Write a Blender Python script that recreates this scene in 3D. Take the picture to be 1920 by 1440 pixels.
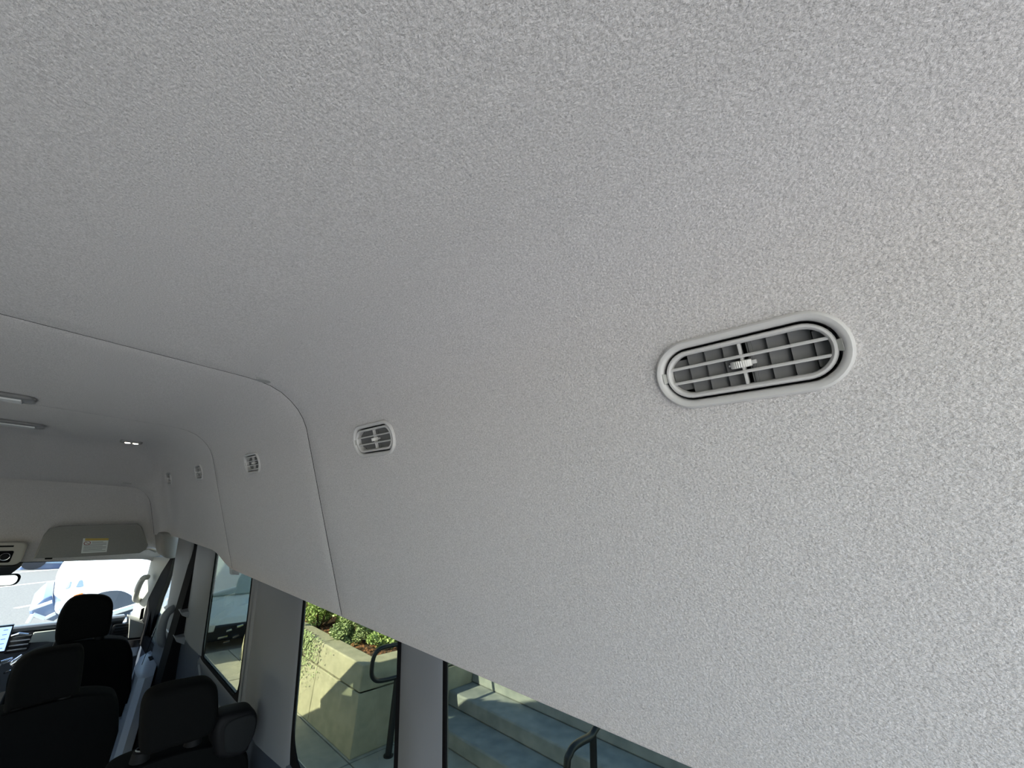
import bpy, bmesh, math, random
from mathutils import Vector, Matrix, noise
random.seed(7)
SC = bpy.context.scene
for o in list(bpy.data.objects): bpy.data.objects.remove(o)
COL = SC.collection
PI = math.pi
CZ = 2.35            # height of the camera over the pavement; all sizes below are metres from the camera

# ---------------------------------------------------------------- camera, sky, sun, exposure
R3 = ((0.66714286, -0.272427, 0.69332816), (-0.74367886, -0.18965411, 0.64107181), (0.04315273, 0.94329998, 0.32912459))
cam_d = bpy.data.cameras.new('camera'); cam = bpy.data.objects.new('camera', cam_d); COL.objects.link(cam)
cam_d.sensor_width = 36; cam_d.lens = 721 * 36 / 1920; cam_d.clip_start = 0.02; cam_d.clip_end = 400
m = Matrix([[R3[i][0], R3[i][1], -R3[i][2], 0] for i in range(3)] + [[0, 0, 0, 1]])
cam.matrix_world = Matrix.Translation((0, 0, CZ)) @ m
SC.camera = cam
SC.view_settings.view_transform = 'Standard'; SC.view_settings.look = 'None'
SC.view_settings.gamma = 1; SC.view_settings.use_curve_mapping = False
SC.view_settings.exposure = 1.1
SUN_DIR = Vector((-0.87, 0.16, 0.50)).normalized()
SUN_E, SKY_S = 13.5, 0.35
w = bpy.data.worlds.new('sky'); SC.world = w; w.use_nodes = True
nt = w.node_tree; nt.nodes.clear()
sky = nt.nodes.new('ShaderNodeTexSky'); sky.sky_type = 'NISHITA'; sky.sun_disc = False
sky.sun_elevation = math.asin(SUN_DIR.z); sky.sun_rotation = math.atan2(SUN_DIR.x, SUN_DIR.y); sky.dust_density = 0.4
bg = nt.nodes.new('ShaderNodeBackground'); bg.inputs[1].default_value = SKY_S
ow = nt.nodes.new('ShaderNodeOutputWorld')
nt.links.new(sky.outputs[0], bg.inputs[0]); nt.links.new(bg.outputs[0], ow.inputs[0])
sd = bpy.data.lights.new('sun', 'SUN'); sd.energy = SUN_E; sd.angle = 0.009; sd.color = (1.0, .93, .78)
sun = bpy.data.objects.new('sun', sd); COL.objects.link(sun)
sun.rotation_euler = SUN_DIR.to_track_quat('Z', 'Y').to_euler(); sun.location = (-8, 2, 12)
def portal(name, loc, nrm, sx, sy):
    d = bpy.data.lights.new(name, 'AREA'); d.shape = 'RECTANGLE'; d.size = sx; d.size_y = sy
    d.cycles.is_portal = True
    o = bpy.data.objects.new(name, d); COL.objects.link(o); o.location = (loc[0], loc[1], loc[2] + CZ)
    o.rotation_euler = (-Vector(nrm)).to_track_quat('Z', 'X' if abs(nrm[1]) > .5 else 'Y').to_euler()
    return o

# ---------------------------------------------------------------- helpers
def ray(px, py):
    d = (px - 960, 720 - py, 721.0)
    return [sum(d[k] * R3[i][k] for k in range(3)) for i in range(3)]
def aty(px, py, Y):
    r = ray(px, py); return (r[0] * Y / r[1], Y, r[2] * Y / r[1])
def atx(px, py, X):
    r = ray(px, py); return (X, r[1] * X / r[0], r[2] * X / r[0])
def atz(px, py, Z):
    r = ray(px, py); return (r[0] * Z / r[2], r[1] * Z / r[2], Z)

MATS = {}
def mat(name, col, rough=.6, metal=0, spec=.5, emit=None, es=1, noise_amt=0, scale=40, bump=0, bscale=200, bdist=.002, col2=None, detail=4, coat=0, stretch=None):
    if name in MATS: return MATS[name]
    M = bpy.data.materials.new(name); M.use_nodes = True; t = M.node_tree; b = t.nodes['Principled BSDF']
    b.inputs['Base Color'].default_value = (*col, 1); b.inputs['Roughness'].default_value = rough
    b.inputs['Metallic'].default_value = metal; b.inputs['Specular IOR Level'].default_value = spec
    b.inputs['Coat Weight'].default_value = coat
    tc = t.nodes.new('ShaderNodeTexCoord'); src = tc.outputs['Object']
    geo = t.nodes.new('ShaderNodeNewGeometry'); src = geo.outputs['Position']
    if stretch:
        mp = t.nodes.new('ShaderNodeMapping'); mp.inputs['Scale'].default_value = stretch
        t.links.new(src, mp.inputs[0]); src = mp.outputs[0]
    if noise_amt or col2:
        n = t.nodes.new('ShaderNodeTexNoise'); n.inputs['Scale'].default_value = scale; n.inputs['Detail'].default_value = detail
        t.links.new(src, n.inputs['Vector'])
        r = t.nodes.new('ShaderNodeValToRGB'); r.color_ramp.elements[0].position = .34; r.color_ramp.elements[1].position = .66
        c2 = col2 or tuple(c * (1 - noise_amt) for c in col)
        c1 = col if col2 else tuple(min(1, c * (1 + noise_amt)) for c in col)
        r.color_ramp.elements[0].color = (*c2, 1); r.color_ramp.elements[1].color = (*c1, 1)
        t.links.new(n.outputs[0], r.inputs[0]); t.links.new(r.outputs[0], b.inputs['Base Color'])
    if bump:
        n2 = t.nodes.new('ShaderNodeTexNoise'); n2.inputs['Scale'].default_value = bscale; n2.inputs['Detail'].default_value = 3
        t.links.new(src, n2.inputs['Vector'])
        bp = t.nodes.new('ShaderNodeBump'); bp.inputs['Strength'].default_value = bump; bp.inputs['Distance'].default_value = bdist
        t.links.new(n2.outputs[0], bp.inputs['Height']); t.links.new(bp.outputs[0], b.inputs['Normal'])
    if emit:
        b.inputs['Emission Color'].default_value = (*emit, 1); b.inputs['Emission Strength'].default_value = es
    MATS[name] = M; return M
def glass(name, tint, refl=1.0):
    M = bpy.data.materials.new(name); M.use_nodes = True; t = M.node_tree; t.nodes.clear()
    o = t.nodes.new('ShaderNodeOutputMaterial'); mx = t.nodes.new('ShaderNodeMixShader')
    tr = t.nodes.new('ShaderNodeBsdfTransparent'); tr.inputs[0].default_value = (*tint, 1)
    gl = t.nodes.new('ShaderNodeBsdfGlossy'); gl.inputs['Roughness'].default_value = 0.0
    fr = t.nodes.new('ShaderNodeLayerWeight'); fr.inputs[0].default_value = .5
    pw = t.nodes.new('ShaderNodeMath'); pw.operation = 'POWER'; pw.inputs[1].default_value = 5
    mu = t.nodes.new('ShaderNodeMath'); mu.operation = 'MULTIPLY_ADD'; mu.inputs[1].default_value = .9 * refl; mu.inputs[2].default_value = .035 * refl
    t.links.new(fr.outputs['Facing'], pw.inputs[0]); t.links.new(pw.outputs[0], mu.inputs[0]); t.links.new(mu.outputs[0], mx.inputs[0])
    t.links.new(tr.outputs[0], mx.inputs[1]); t.links.new(gl.outputs[0], mx.inputs[2]); t.links.new(mx.outputs[0], o.inputs[0])
    return M
def fabric_mat():
    """grey felt headliner: short fibres, lumps of a few millimetres"""
    M = bpy.data.materials.new('headliner_felt'); M.use_nodes = True; t = M.node_tree; b = t.nodes['Principled BSDF']
    b.inputs['Roughness'].default_value = .95; b.inputs['Specular IOR Level'].default_value = .12
    b.inputs['Sheen Weight'].default_value = .15; b.inputs['Sheen Roughness'].default_value = .5
    geo = t.nodes.new('ShaderNodeNewGeometry')
    n = t.nodes.new('ShaderNodeTexNoise'); n.inputs['Scale'].default_value = 430; n.inputs['Detail'].default_value = 5; n.inputs['Roughness'].default_value = .7
    r = t.nodes.new('ShaderNodeValToRGB'); r.color_ramp.elements[0].position = .32; r.color_ramp.elements[1].position = .7
    r.color_ramp.elements[0].color = (.405, .39, .38, 1); r.color_ramp.elements[1].color = (.775, .745, .73, 1)
    n2 = t.nodes.new('ShaderNodeTexNoise'); n2.inputs['Scale'].default_value = 420; n2.inputs['Detail'].default_value = 3; n2.inputs['Roughness'].default_value = .65
    mp = t.nodes.new('ShaderNodeMapping'); mp.inputs['Scale'].default_value = (1, .6, 1)
    bp = t.nodes.new('ShaderNodeBump'); bp.inputs['Strength'].default_value = .8; bp.inputs['Distance'].default_value = .0026
    t.links.new(geo.outputs['Position'], n.inputs['Vector']); t.links.new(geo.outputs['Position'], mp.inputs[0]); t.links.new(mp.outputs[0], n2.inputs['Vector'])
    t.links.new(n.outputs[0], r.inputs[0]); t.links.new(r.outputs[0], b.inputs['Base Color'])
    t.links.new(n2.outputs[0], bp.inputs['Height']); t.links.new(bp.outputs[0], b.inputs['Normal'])
    return M
FELT = fabric_mat()
VENTP = mat('vent_plastic', (.54, .53, .515), .4, spec=.4)
VENTD = mat('vent_vane_plastic', (.12, .12, .117), .55)
VENTG = mat('vent_cavity', (.02, .02, .02), .8)
TRIM = mat('grey_trim_plastic', (.165, .175, .19), .55, spec=.3, bump=.15, bscale=900, bdist=.0005)
TRIMD = mat('dark_trim_plastic', (.028, .034, .048), .5, bump=.15, bscale=900, bdist=.0005)
CREAM = mat('pale_trim_plastic', (.36, .36, .33), .55)
BLK = mat('black_rubber', (.005, .005, .006), .9, spec=.08)
SEATM = mat('black_seat_cloth', (.004, .0042, .0045), .9, spec=.08, bump=.3, bscale=500, bdist=.001)
PIPE = mat('seat_piping', (.035, .032, .03), .7)
SEATP = mat('seat_black_plastic', (.006, .006, .007), .6, spec=.15)
CHROME = mat('chrome', (.8, .8, .8), .15, metal=1)
DASH = mat('dashboard_plastic', (.10, .11, .125), .35)
DASHB = mat('dashboard_black', (.01, .01, .012), .35)
VISORM = mat('visor_cloth', (.25, .248, .235), .9, noise_amt=.06, scale=300)
WHITE = mat('white_paint', (.85, .86, .86), .3, coat=.5)
G_SIDE = glass('tinted_side_glass', (.465, .485, .425), .5)
G_CLEAR = glass('clear_windscreen', (.79, .82, .83), .45)
G_LEFT = glass('darker_left_glass', (.38, .38, .38), .5)  # made-up dark tint for an unseen pane, dims the right wall
G_LEFT2 = glass('left_glass', (.66, .67, .66), .5)
G_DOOR = glass('door_glass', (.82, .84, .82), .5)

def setp(o, label=None, cat=None, group=None, kind=None):
    if label: o['label'] = label
    if cat: o['category'] = cat
    if group: o['group'] = group
    if kind: o['kind'] = kind
    return o
def empty(name, loc, label=None, cat=None, group=None, kind=None, raw=False):
    o = bpy.data.objects.new(name, None); COL.objects.link(o); o.empty_display_size = .05
    o.location = loc if raw else (loc[0], loc[1], loc[2] + CZ)
    return setp(o, label, cat, group, kind)

class MB:
    def __init__(s): s.v = []; s.f = []
    def add(s, vs, fs):
        n = len(s.v); s.v += [tuple(v) for v in vs]; s.f += [tuple(i + n for i in f) for f in fs]; return s
    def box(s, x0, x1, y0, y1, z0, z1):
        return s.add([(x, y, z) for x in (x0, x1) for y in (y0, y1) for z in (z0, z1)],
                     [(0, 1, 3, 2), (4, 6, 7, 5), (0, 4, 5, 1), (2, 3, 7, 6), (0, 2, 6, 4), (1, 5, 7, 3)])
    def hexa(s, a, b):
        """two quads of 4 points joined"""
        return s.add(list(a) + list(b), [(0, 3, 2, 1), (4, 5, 6, 7)] + [(i, (i + 1) % 4, 4 + (i + 1) % 4, 4 + i) for i in range(4)])
    def loft(s, rings, closed=True, caps=True):
        n = len(rings[0]); vs = [p for r in rings for p in r]; fs = []
        for k in range(len(rings) - 1):
            for i in range(n if closed else n - 1):
                j = (i + 1) % n; fs.append((k * n + i, k * n + j, (k + 1) * n + j, (k + 1) * n + i))
        if caps and closed:
            fs.append(tuple(reversed(range(n)))); fs.append(tuple((len(rings) - 1) * n + i for i in range(n)))
        return s.add(vs, fs)
    def tube(s, pts, r, n=10, caps=True):
        pts = [Vector(p) for p in pts]; rings = []; u = None
        rs = r if isinstance(r, (list, tuple)) else [r] * len(pts)
        for i, p in enumerate(pts):
            d = (pts[min(i + 1, len(pts) - 1)] - pts[max(i - 1, 0)]).normalized()
            if u is None: u = d.orthogonal().normalized()
            u = (u - d * u.dot(d)).normalized(); w_ = d.cross(u)
            rings.append([tuple(p + rs[i] * (math.cos(2 * PI * k / n) * u + math.sin(2 * PI * k / n) * w_)) for k in range(n)])
        return s.loft(rings, True, caps)
    def slab(s, outline, axis, d0, d1, r=0, seg=4):
        """closed 2D outline (list of 3-tuples with any value on axis) extruded along axis from d0 to d1 with rounded rims"""
        c = Vector((0, 0, 0))
        for p in outline: c += Vector(p) / len(outline)
        ext = max((Vector(p) - c).length for p in outline)
        def ring(d, ins):
            k = 1 - ins / ext; out = []
            for p in outline:
                q = c + (Vector(p) - c) * k; q[axis] = d; out.append(tuple(q))
            return out
        sg = 1 if d1 > d0 else -1; rings = []
        if r:
            for k in range(seg + 1):
                a = PI / 2 * k / seg; rings.append(ring(d0 + sg * r * (1 - math.sin(a)), r * (1 - math.cos(a)) * 1.0 if 0 else r * (1 - math.cos(PI / 2 - a)) if 0 else r * (1 - math.sin(a)) * 0 + r * (1 - math.cos(PI / 2 * (1 - k / seg)))))
            # rim: from flat face outwards
            rings = [ring(d0 + sg * r * (1 - math.sin(PI / 2 * k / seg)), r * (1 - math.cos(PI / 2 * k / seg))) for k in range(seg, -1, -1)]
            rings = [ring(d0 + sg * r * (1 - math.cos(PI / 2 * k / seg)), r * (1 - math.sin(PI / 2 * k / seg))) for k in range(seg + 1)]
            rings += [ring(d1 - sg * r * (1 - math.cos(PI / 2 * k / seg)), r * (1 - math.sin(PI / 2 * k / seg))) for k in range(seg, -1, -1)]
        else: rings = [ring(d0, 0), ring(d1, 0)]
        return s.loft(rings)
    def build(s, name, M, parent=None, smooth=True, bevel=0, local=False, ang=40, mat_only=None, subsurf=0):
        me = bpy.data.meshes.new(name)
        vs = [Vector(v) for v in s.v]
        if local: org = Vector((0, 0, 0))
        elif parent is not None:
            org = Vector(parent.location); q = parent.parent
            while q: org += Vector(q.location); q = q.parent
            org -= Vector((0, 0, CZ))
        else:
            org = Vector(((min(v.x for v in vs) + max(v.x for v in vs)) / 2, (min(v.y for v in vs) + max(v.y for v in vs)) / 2, min(v.z for v in vs)))
        me.from_pydata([tuple(v - org) for v in vs], [], s.f); me.validate()
        bm = bmesh.new(); bm.from_mesh(me)
        bmesh.ops.remove_doubles(bm, verts=bm.verts, dist=1e-6)
        bmesh.ops.recalc_face_normals(bm, faces=bm.faces); bm.to_mesh(me); bm.free()
        me.materials.append(M)
        o = bpy.data.objects.new(name, me); COL.objects.link(o)
        if parent is not None: o.parent = parent
        elif not local: o.location = org + Vector((0, 0, CZ))
        if bevel:
            b = o.modifiers.new('bevel', 'BEVEL'); b.width = bevel; b.segments = 2; b.limit_method = 'ANGLE'
        if subsurf:
            b = o.modifiers.new('sub', 'SUBSURF'); b.levels = b.render_levels = subsurf
        if smooth:
            me.shade_smooth()
            try: me.set_sharp_from_angle(angle=math.radians(ang))
            except Exception: pass
        return o
def smooth01(t): t = max(0, min(1, t)); return t * t * (3 - 2 * t)
def catmull(pts, n=4, closed=True):
    out = []; N = len(pts)
    rng = range(N) if closed else range(N - 1)
    for i in rng:
        g = (lambda k: Vector(pts[k % N])) if closed else (lambda k: Vector(pts[max(0, min(N - 1, k))]))
        p0, p1, p2, p3 = g(i - 1), g(i), g(i + 1), g(i + 2)
        for k in range(n):
            t = k / n
            out.append(tuple(.5 * ((2 * p1) + (p2 - p0) * t + (2 * p0 - 5 * p1 + 4 * p2 - p3) * t * t + (3 * p1 - p0 - 3 * p2 + p3) * t ** 3)))
    if not closed: out.append(tuple(pts[-1]))
    return out
def rrect(a, b, r, n=8):
    """rounded rectangle of half sizes a, b"""
    out = []
    for cx, cy, s in ((a - r, b - r, 0), (-a + r, b - r, 1), (-a + r, -b + r, 2), (a - r, -b + r, 3)):
        for k in range(n + 1):
            t = PI / 2 * (s + k / n); out.append((cx + r * math.cos(t), cy + r * math.sin(t)))
    return out
def lerp(a, b, t): return tuple(a[i] + (b[i] - a[i]) * t for i in range(3))
def copy_tree(o, parent=None):
    c = o.copy(); COL.objects.link(c); c.parent = parent
    for ch in [x for x in bpy.data.objects if x.parent == o]: copy_tree(ch, c)
    return c

# ---------------------------------------------------------------- the van: roof lining (ceiling)
XC = -.26                                     # centre line of the van
SL = .404                                     # slope of the side lining
CORN = [(.20, .3435), (.24, .343), (.275, .341), (.31, .335), (.343, .323), (.372, .305), (.397, .284), (.417, .26), (.4335, .232)]
XP = lambda z: .4335 + (.232 - z) * SL        # side lining plane
def profile(h=.3435, nar=0, zb=-.298, lip=True):
    """right half of the section, centre to lower edge"""
    dz = h - .3435; dx = -dz * SL
    pts = [(XC, h + .004)] + [(XC + (.20 + dx - XC) * k / 4, h + .004 * (1 - k / 4)) for k in (1, 2, 3)]
    f = max(0, min(1, (h - .15) / .1)) if h < .34 else 0
    z0 = (.232 + dz) * (1 - f) + min(.20, h - .045) * f if f else .232 + dz
    k_ = (h - z0) / .1115
    pts += [(XP(z0) - (.4335 - x) * k_, z0 + (z - .232) * k_) for x, z in CORN]
    pts += [(XP(z0 + (zb - z0) * k / 6), z0 + (zb - z0) * k / 6) for k in (1, 2, 3, 4, 5, 6)]
    if nar:
        pts = [(XC + (x - XC) * (1 - nar), z) for x, z in pts]
    if lip:
        x, z = pts[-1]; pts += [(x + .003, z - .0035), (x + .008, z - .004), (x + .05, z + .004)]
    return pts
def both(pts):
    """mirror to the full section"""
    return [(2 * XC - x, z) for x, z in reversed(pts[1:])] + pts
def offset(pts, d):
    """move a section outwards (away from the cabin) by d"""
    out = []
    for i, p in enumerate(pts):
        a = Vector(pts[max(0, i - 1)]); b = Vector(pts[min(len(pts) - 1, i + 1)]); t = (b - a)
        n = Vector((-t.y, t.x)).normalized() if t.length else Vector((0, 1))
        out.append((p[0] + n.x * d, p[1] + n.y * d))
    return out
VENTS = [(.079, .1715), (.874, .166), (1.821, .163), (2.787, .168), (3.757, .163)]
ceiling = empty('ceiling', (XC, 1.6, .34), kind='structure')
setp(ceiling, 'grey felt roof lining of the van with rounded corners', 'ceiling')
def headliner_panel(name, y0, y1, par, yedge0=True, yedge1=True, vents=()):
    """par(y) -> (h, narrowing, zb).  Planar side strip gets true openings where the vents sit"""
    ys = []
    if yedge0: ys += [(y0, .0006), (y0 + .002, 0)]
    else: ys += [(y0, 0)]
    n = max(2, int((y1 - y0) / .07))
    ys += [(y0 + (y1 - y0) * k / n, 0) for k in range(1, n)]
    if yedge1: ys += [(y1 - .002, 0), (y1, .0006)]
    else: ys += [(y1, 0)]
    bmv, bmf = [], []
    rows = []
    for y, d in ys:
        h, nar, zb = par(y)
        pr = both(profile(h, nar, zb))
        if d: pr = offset(pr, d)
        rows.append([(x, y, z) for x, z in pr])
    N = len(rows[0]); half = len(profile()) - 1
    iA = half + 12 + 0; # index of plane start on right half
    vs = [p for r in rows for p in r]
    holes = [(vy, vz) for vy, vz in vents]
    skip = set()
    fs = []
    # strip of the wall plane between section points P1 and P2 (right side) is refilled with holes
    c1 = half + 12; c2 = half + 15
    for k in range(len(rows) - 1):
        ya, yb = rows[k][0][1], rows[k + 1][0][1]
        for i in range(N - 1):
            if c1 <= i < c2 and any(vy - .16 < (ya + yb) / 2 < vy + .16 for vy, vz in holes):
                skip.add(k); continue
            fs.append((k * N + i, k * N + i + 1, (k + 1) * N + i + 1, (k + 1) * N + i))
    mb = MB(); mb.add(vs, fs)
    if skip:
        runs = []; 
        for k in sorted(skip):
            if runs and runs[-1][-1] == k - 1: runs[-1].append(k)
            else: runs.append([k])
        for run in runs:
            bm = bmesh.new(); loop = []
            k0, k1 = run[0], run[-1] + 1
            for k in range(k0, k1 + 1): loop.append(rows[k][c1])
            for i in range(c1 + 1, c2 + 1): loop.append(rows[k1][i])
            for k in range(k1 - 1, k0 - 1, -1): loop.append(rows[k][c2])
            for i in range(c2 - 1, c1, -1): loop.append(rows[k0][i])
            def addloop(L):
                bv = [bm.verts.new(p) for p in L]
                for i in range(len(bv)): bm.edges.new((bv[i], bv[(i + 1) % len(bv)]))
            addloop(loop)
            ya, yb = rows[k0][0][1], rows[k1][0][1]
            for vy, vz in holes:
                if ya < vy < yb:
                    addloop([(XP(vz + q * .9272), vy + p, vz + q * .9272) for p, q in rrect(.090, .036, .035, 6)])
            bmesh.ops.triangle_fill(bm, use_beauty=True, use_dissolve=False, edges=bm.edges, normal=Vector((-.927, 0, -.374)))
            bm.verts.index_update()
            mb.add([tuple(v.co) for v in bm.verts], [tuple(v.index for v in f.verts) for f in bm.faces]); bm.free()
    o = mb.build(name, FELT, ceiling, ang=50)
    return o
def zbot(y): return -.298 + .062 * smooth01((y - 2.44) / .36)
def hgt(y): return .3435 - .2435 * smooth01((y - 3.48) / .76)
const = lambda y: (.3435, 0, -.298)
headliner_panel('headliner_panel', -.70, 1.248, const, False, True, VENTS[:2])
headliner_panel('headliner_panel', 1.252, 2.4325, const, True, True, VENTS[2:3])
def fpar(y):
    return (hgt(y) if y < 4.1 else .1 + .0, .105 * smooth01((y - 3.9) / .32), zbot(y))
headliner_panel('headliner_panel', 2.4375, 4.187, fpar, True, True, VENTS[3:])
# strip behind each joint so that the seams read as dark lines
for y0 in (1.25, 2.435, 4.2):
    h, nar, zb = fpar(y0) if y0 > 2 else const(y0)
    mb = MB(); rr = [[(x, y, z) for x, z in offset(both(profile(h, nar, zb, False)), .0022)] for y in (y0 - .016, y0 + .012)]
    mb.loft(rr, False, False); mb.build('seam_backing', BLK, ceiling)
# front fascia over the windscreen
mb = MB(); rows = []
for y, h, na, zb in ((4.202, .100, .105, -.236), (4.26, .06, .10, -.24), (4.33, -.01, .085, -.255), (4.39, -.10, .07, -.28), (4.43, -.20, .055, -.33), (4.455, -.31, .05, -.43), (4.465, -.40, .05, -.50), (4.49, -.44, .05, -.53)):
    rows.append([(x, y, z) for x, z in both(profile(h, na, zb, True))])
rows[0] = [(x, 4.208, z) for x, z in offset([(p[0], p[2]) for p in rows[0]], .0)]
back = [(x, 4.206, z) for x, z in offset([(p[0], p[2]) for p in rows[0]], .008)]
mb.loft([back] + rows, False, False); mb.build('fascia_panel', FELT, ceiling)
# small clip caps next to the seams
for (px, py, z) in ((495, 714, .338), (238, 906.5, .105)):
    p = atz(px, py, z)
    mb = MB(); mb.tube([(p[0], p[1], p[2] + .004), (p[0], p[1], p[2] + .001), (p[0], p[1], p[2] - .0015)], [.021, .021, .018], 24)
    mb.build('clip_cap', mat('clip_plastic', (.36, .36, .35), .5), ceiling)

# outer roof and body skin (white van body around the cabin)
body = empty('van_body', (XC, 1.6, -1.66))
setp(body, 'white outer skin of the van around the cabin', 'van')
body['kind'] = 'structure'; del body['category']; del body['label']
mb = MB(); rings = []
for y, h, nar in ((-.70, .3435, 0), (3.3, .3435, 0), (3.8, .28, 0), (4.2, .12, .03), (4.40, -.02, .03), (4.55, -.16, .03)):
    rings.append([(x, y, z) for x, z in offset(both(profile(h, nar, -.17, False)), .05)])
mb.loft(rings, False, False); mb.build('roof_skin', WHITE, body)
mb = MB()
for (x0, x1) in ((.74, .80), (2 * XC - .80, 2 * XC - .74)):
    mb.loft([[(x, -.70, -1.9), (x, 5.5, -1.9), (x, 5.5, -1.06), (x, 5.3, -.97), (x, 5.12, -.87), (x, 4.9, -.83), (x, -.70, -.83)] for x in (x0, x1)])
mb.build('side_skin', WHITE, body, bevel=.01)
mb = MB(); mb.hexa([(-1.28, 5.5, -1.07), (.78, 5.5, -1.07), (.66, 6.25, -1.36), (-1.18, 6.25, -1.36)], [(-1.28, 5.5, -1.9), (.78, 5.5, -1.9), (.66, 6.3, -1.9), (-1.18, 6.3, -1.9)])
mb.build('bonnet', WHITE, body, bevel=.04)

# ---------------------------------------------------------------- side walls: window pillars, seals, panes
XW = lambda z: .651 + .12 * (-.306 - z)      # inner face of the pillar trims
def mirror(mb):
    mb.v = [(2 * XC - x, y, z) for x, y, z in mb.v]; return mb
def pillar(y0, y1, z0, z1, M, parent, side, name='pillar_trim', bulge=.012, depth=.014, groove=True):
    mb = MB(); rings = []
    w_ = y1 - y0
    prof = [(y0, .008), (y0 + .012, .003), (y0 + .03, 0), (y0 + w_ * .3, -bulge * .6), (y0 + w_ * .5, -bulge), (y0 + w_ * .7, -bulge * .6), (y1 - .03, 0), (y1 - .012, .003), (y1, .008), (y1, depth), (y0, depth)]
    for k in range(9):
        z = z0 + (z1 - z0) * k / 8
        kf = smooth01((-.30 - z) / .2)
        rings.append([(XW(z) + (d * kf if d < 0 else d), y, z) for y, d in prof])
    mb.loft(rings)
    if side < 0: mirror(mb)
    return mb.build(name, M, parent)
def window(n, y0, y1, z0, z1, side, r=.09, seal=.012, parent=None):
    """window structure: black seal ring with rounded opening and a tinted pane"""
    cy, cz = (y0 + y1) / 2, (z0 + z1) / 2; a, b = (y1 - y0) / 2, (z1 - z0) / 2
    wn = empty('window_%d' % n, (XW(cz), cy, z0), kind='structure')
    outer = [(cy + p, cz + q) for p, q in rrect(a + .05, b + .05, .02)]
    inner = [(cy + p, cz + q) for p, q in rrect(a, b, r)]
    mb = MB()
    ro = [(XW(z) + .009, y, z) for y, z in outer]; ri = [(XW(z) + .003, y, z) for y, z in inner]
    ri2 = [(XW(z) + .008, y, z) for y, z in inner]; ro2 = [(XW(z) + .03, y, z) for y, z in outer]
    mb.loft([ro, ri, ri2, ro2, ro], True, False)
    if side < 0: mirror(mb)
    wn2 = mb.build('window_seal', BLK, wn)
    mb = MB(); mb.loft([[(XW(z) + .0085 + e, y, z) for y, z in outer] for e in (0, .004)])
    if side < 0: mirror(mb)
    mb.build('pane', G_SIDE if side > 0 else (G_LEFT if y0 < 0 else (G_LEFT2 if y0 < 2 else G_DOOR)), wn)  # unseen left panes get clearer forwards, tints chosen to light the front lining
    return wn
WR = empty('wall_right', (.70, 1.5, -1.66), kind='structure')
WL = empty('wall_left', (2 * XC - .70, 1.5, -1.66), kind='structure')
for side, W, wn0 in ((1, WR, 1), (-1, WL, 5)):
    pillar(.768, .948, -.86, -.24, TRIM, W, side)
    pillar(1.553, 2.055, -.80, -.24, TRIM, W, side, bulge=.02)
    pillar(2.060, 2.137, -.775, -.24, TRIM, W, side, bulge=.002)
    pillar(2.815, 3.30, -.765, -.19, TRIM, W, side, bulge=.006)
    pillar(-.70, -.42, -.80, -.24, TRIM, W, side)
    window(wn0, -.42, .764, -.79, -.20, side)
    window(wn0 + 1, .955, 1.548, -.765, -.20, side, r=.11)
    window(wn0 + 2, 2.142, 2.811, -.765, -.16, side, r=.07)
    # dark lower panels
    for y0, y1, zt in ((-.70, .95, -.785), (.95, 1.75, -.765), (1.75, 2.86, -.765), (2.86, 3.32, -.76)):
        mb = MB(); rings = []
        for z, d in ((-1.66, .0), (-1.2, 0), (-.95, 0), (-.85, .0), (zt + (-.02 if y0 < 2.8 else 0), .006), (zt, .018)):
            rings.append([(XW(z) + d - .004, y, z) for y in (y0, y1)] + [(XW(z) + .024, y, z) for y in (y1, y0)])
        mb.loft(rings)
        if side < 0: mirror(mb)
        mb.build('lower_panel', mat('navy_lower_plastic', (.045, .055, .075), .42, bump=.1, bscale=800, bdist=.0005), W)
    # bright moulding under the window beside the second row
    mb = MB(); pts = [(XW(-.83) - .006, 2.80, -.80), (XW(-.84) - .006, 2.72, -.835), (XW(-.86) - .006, 2.3, -.855), (XW(-.86) - .006, 1.95, -.86)]
    mb.tube(pts, .006, 8)
    if side < 0: mirror(mb)
    mb.build('moulding', TRIM, W)
# rear end frame: open doorway behind the camera
mb = MB(); mb.box(2 * XC - .74, 2 * XC - .60, -.76, -.70, -1.66, .36); mb.box(.60, .74, -.76, -.70, -1.66, .36); mb.box(2 * XC - .74, .74, -.76, -.70, .30, .42)
mb.build('rear_frame', TRIM, body)
# floor
mb = MB(); mb.box(2 * XC - .78, .78, -.70, 5.5, -1.72, -1.66)
fl = mb.build('floor', mat('floor_vinyl', (.10, .10, .105), .8), None); setp(fl, kind='structure')

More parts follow.
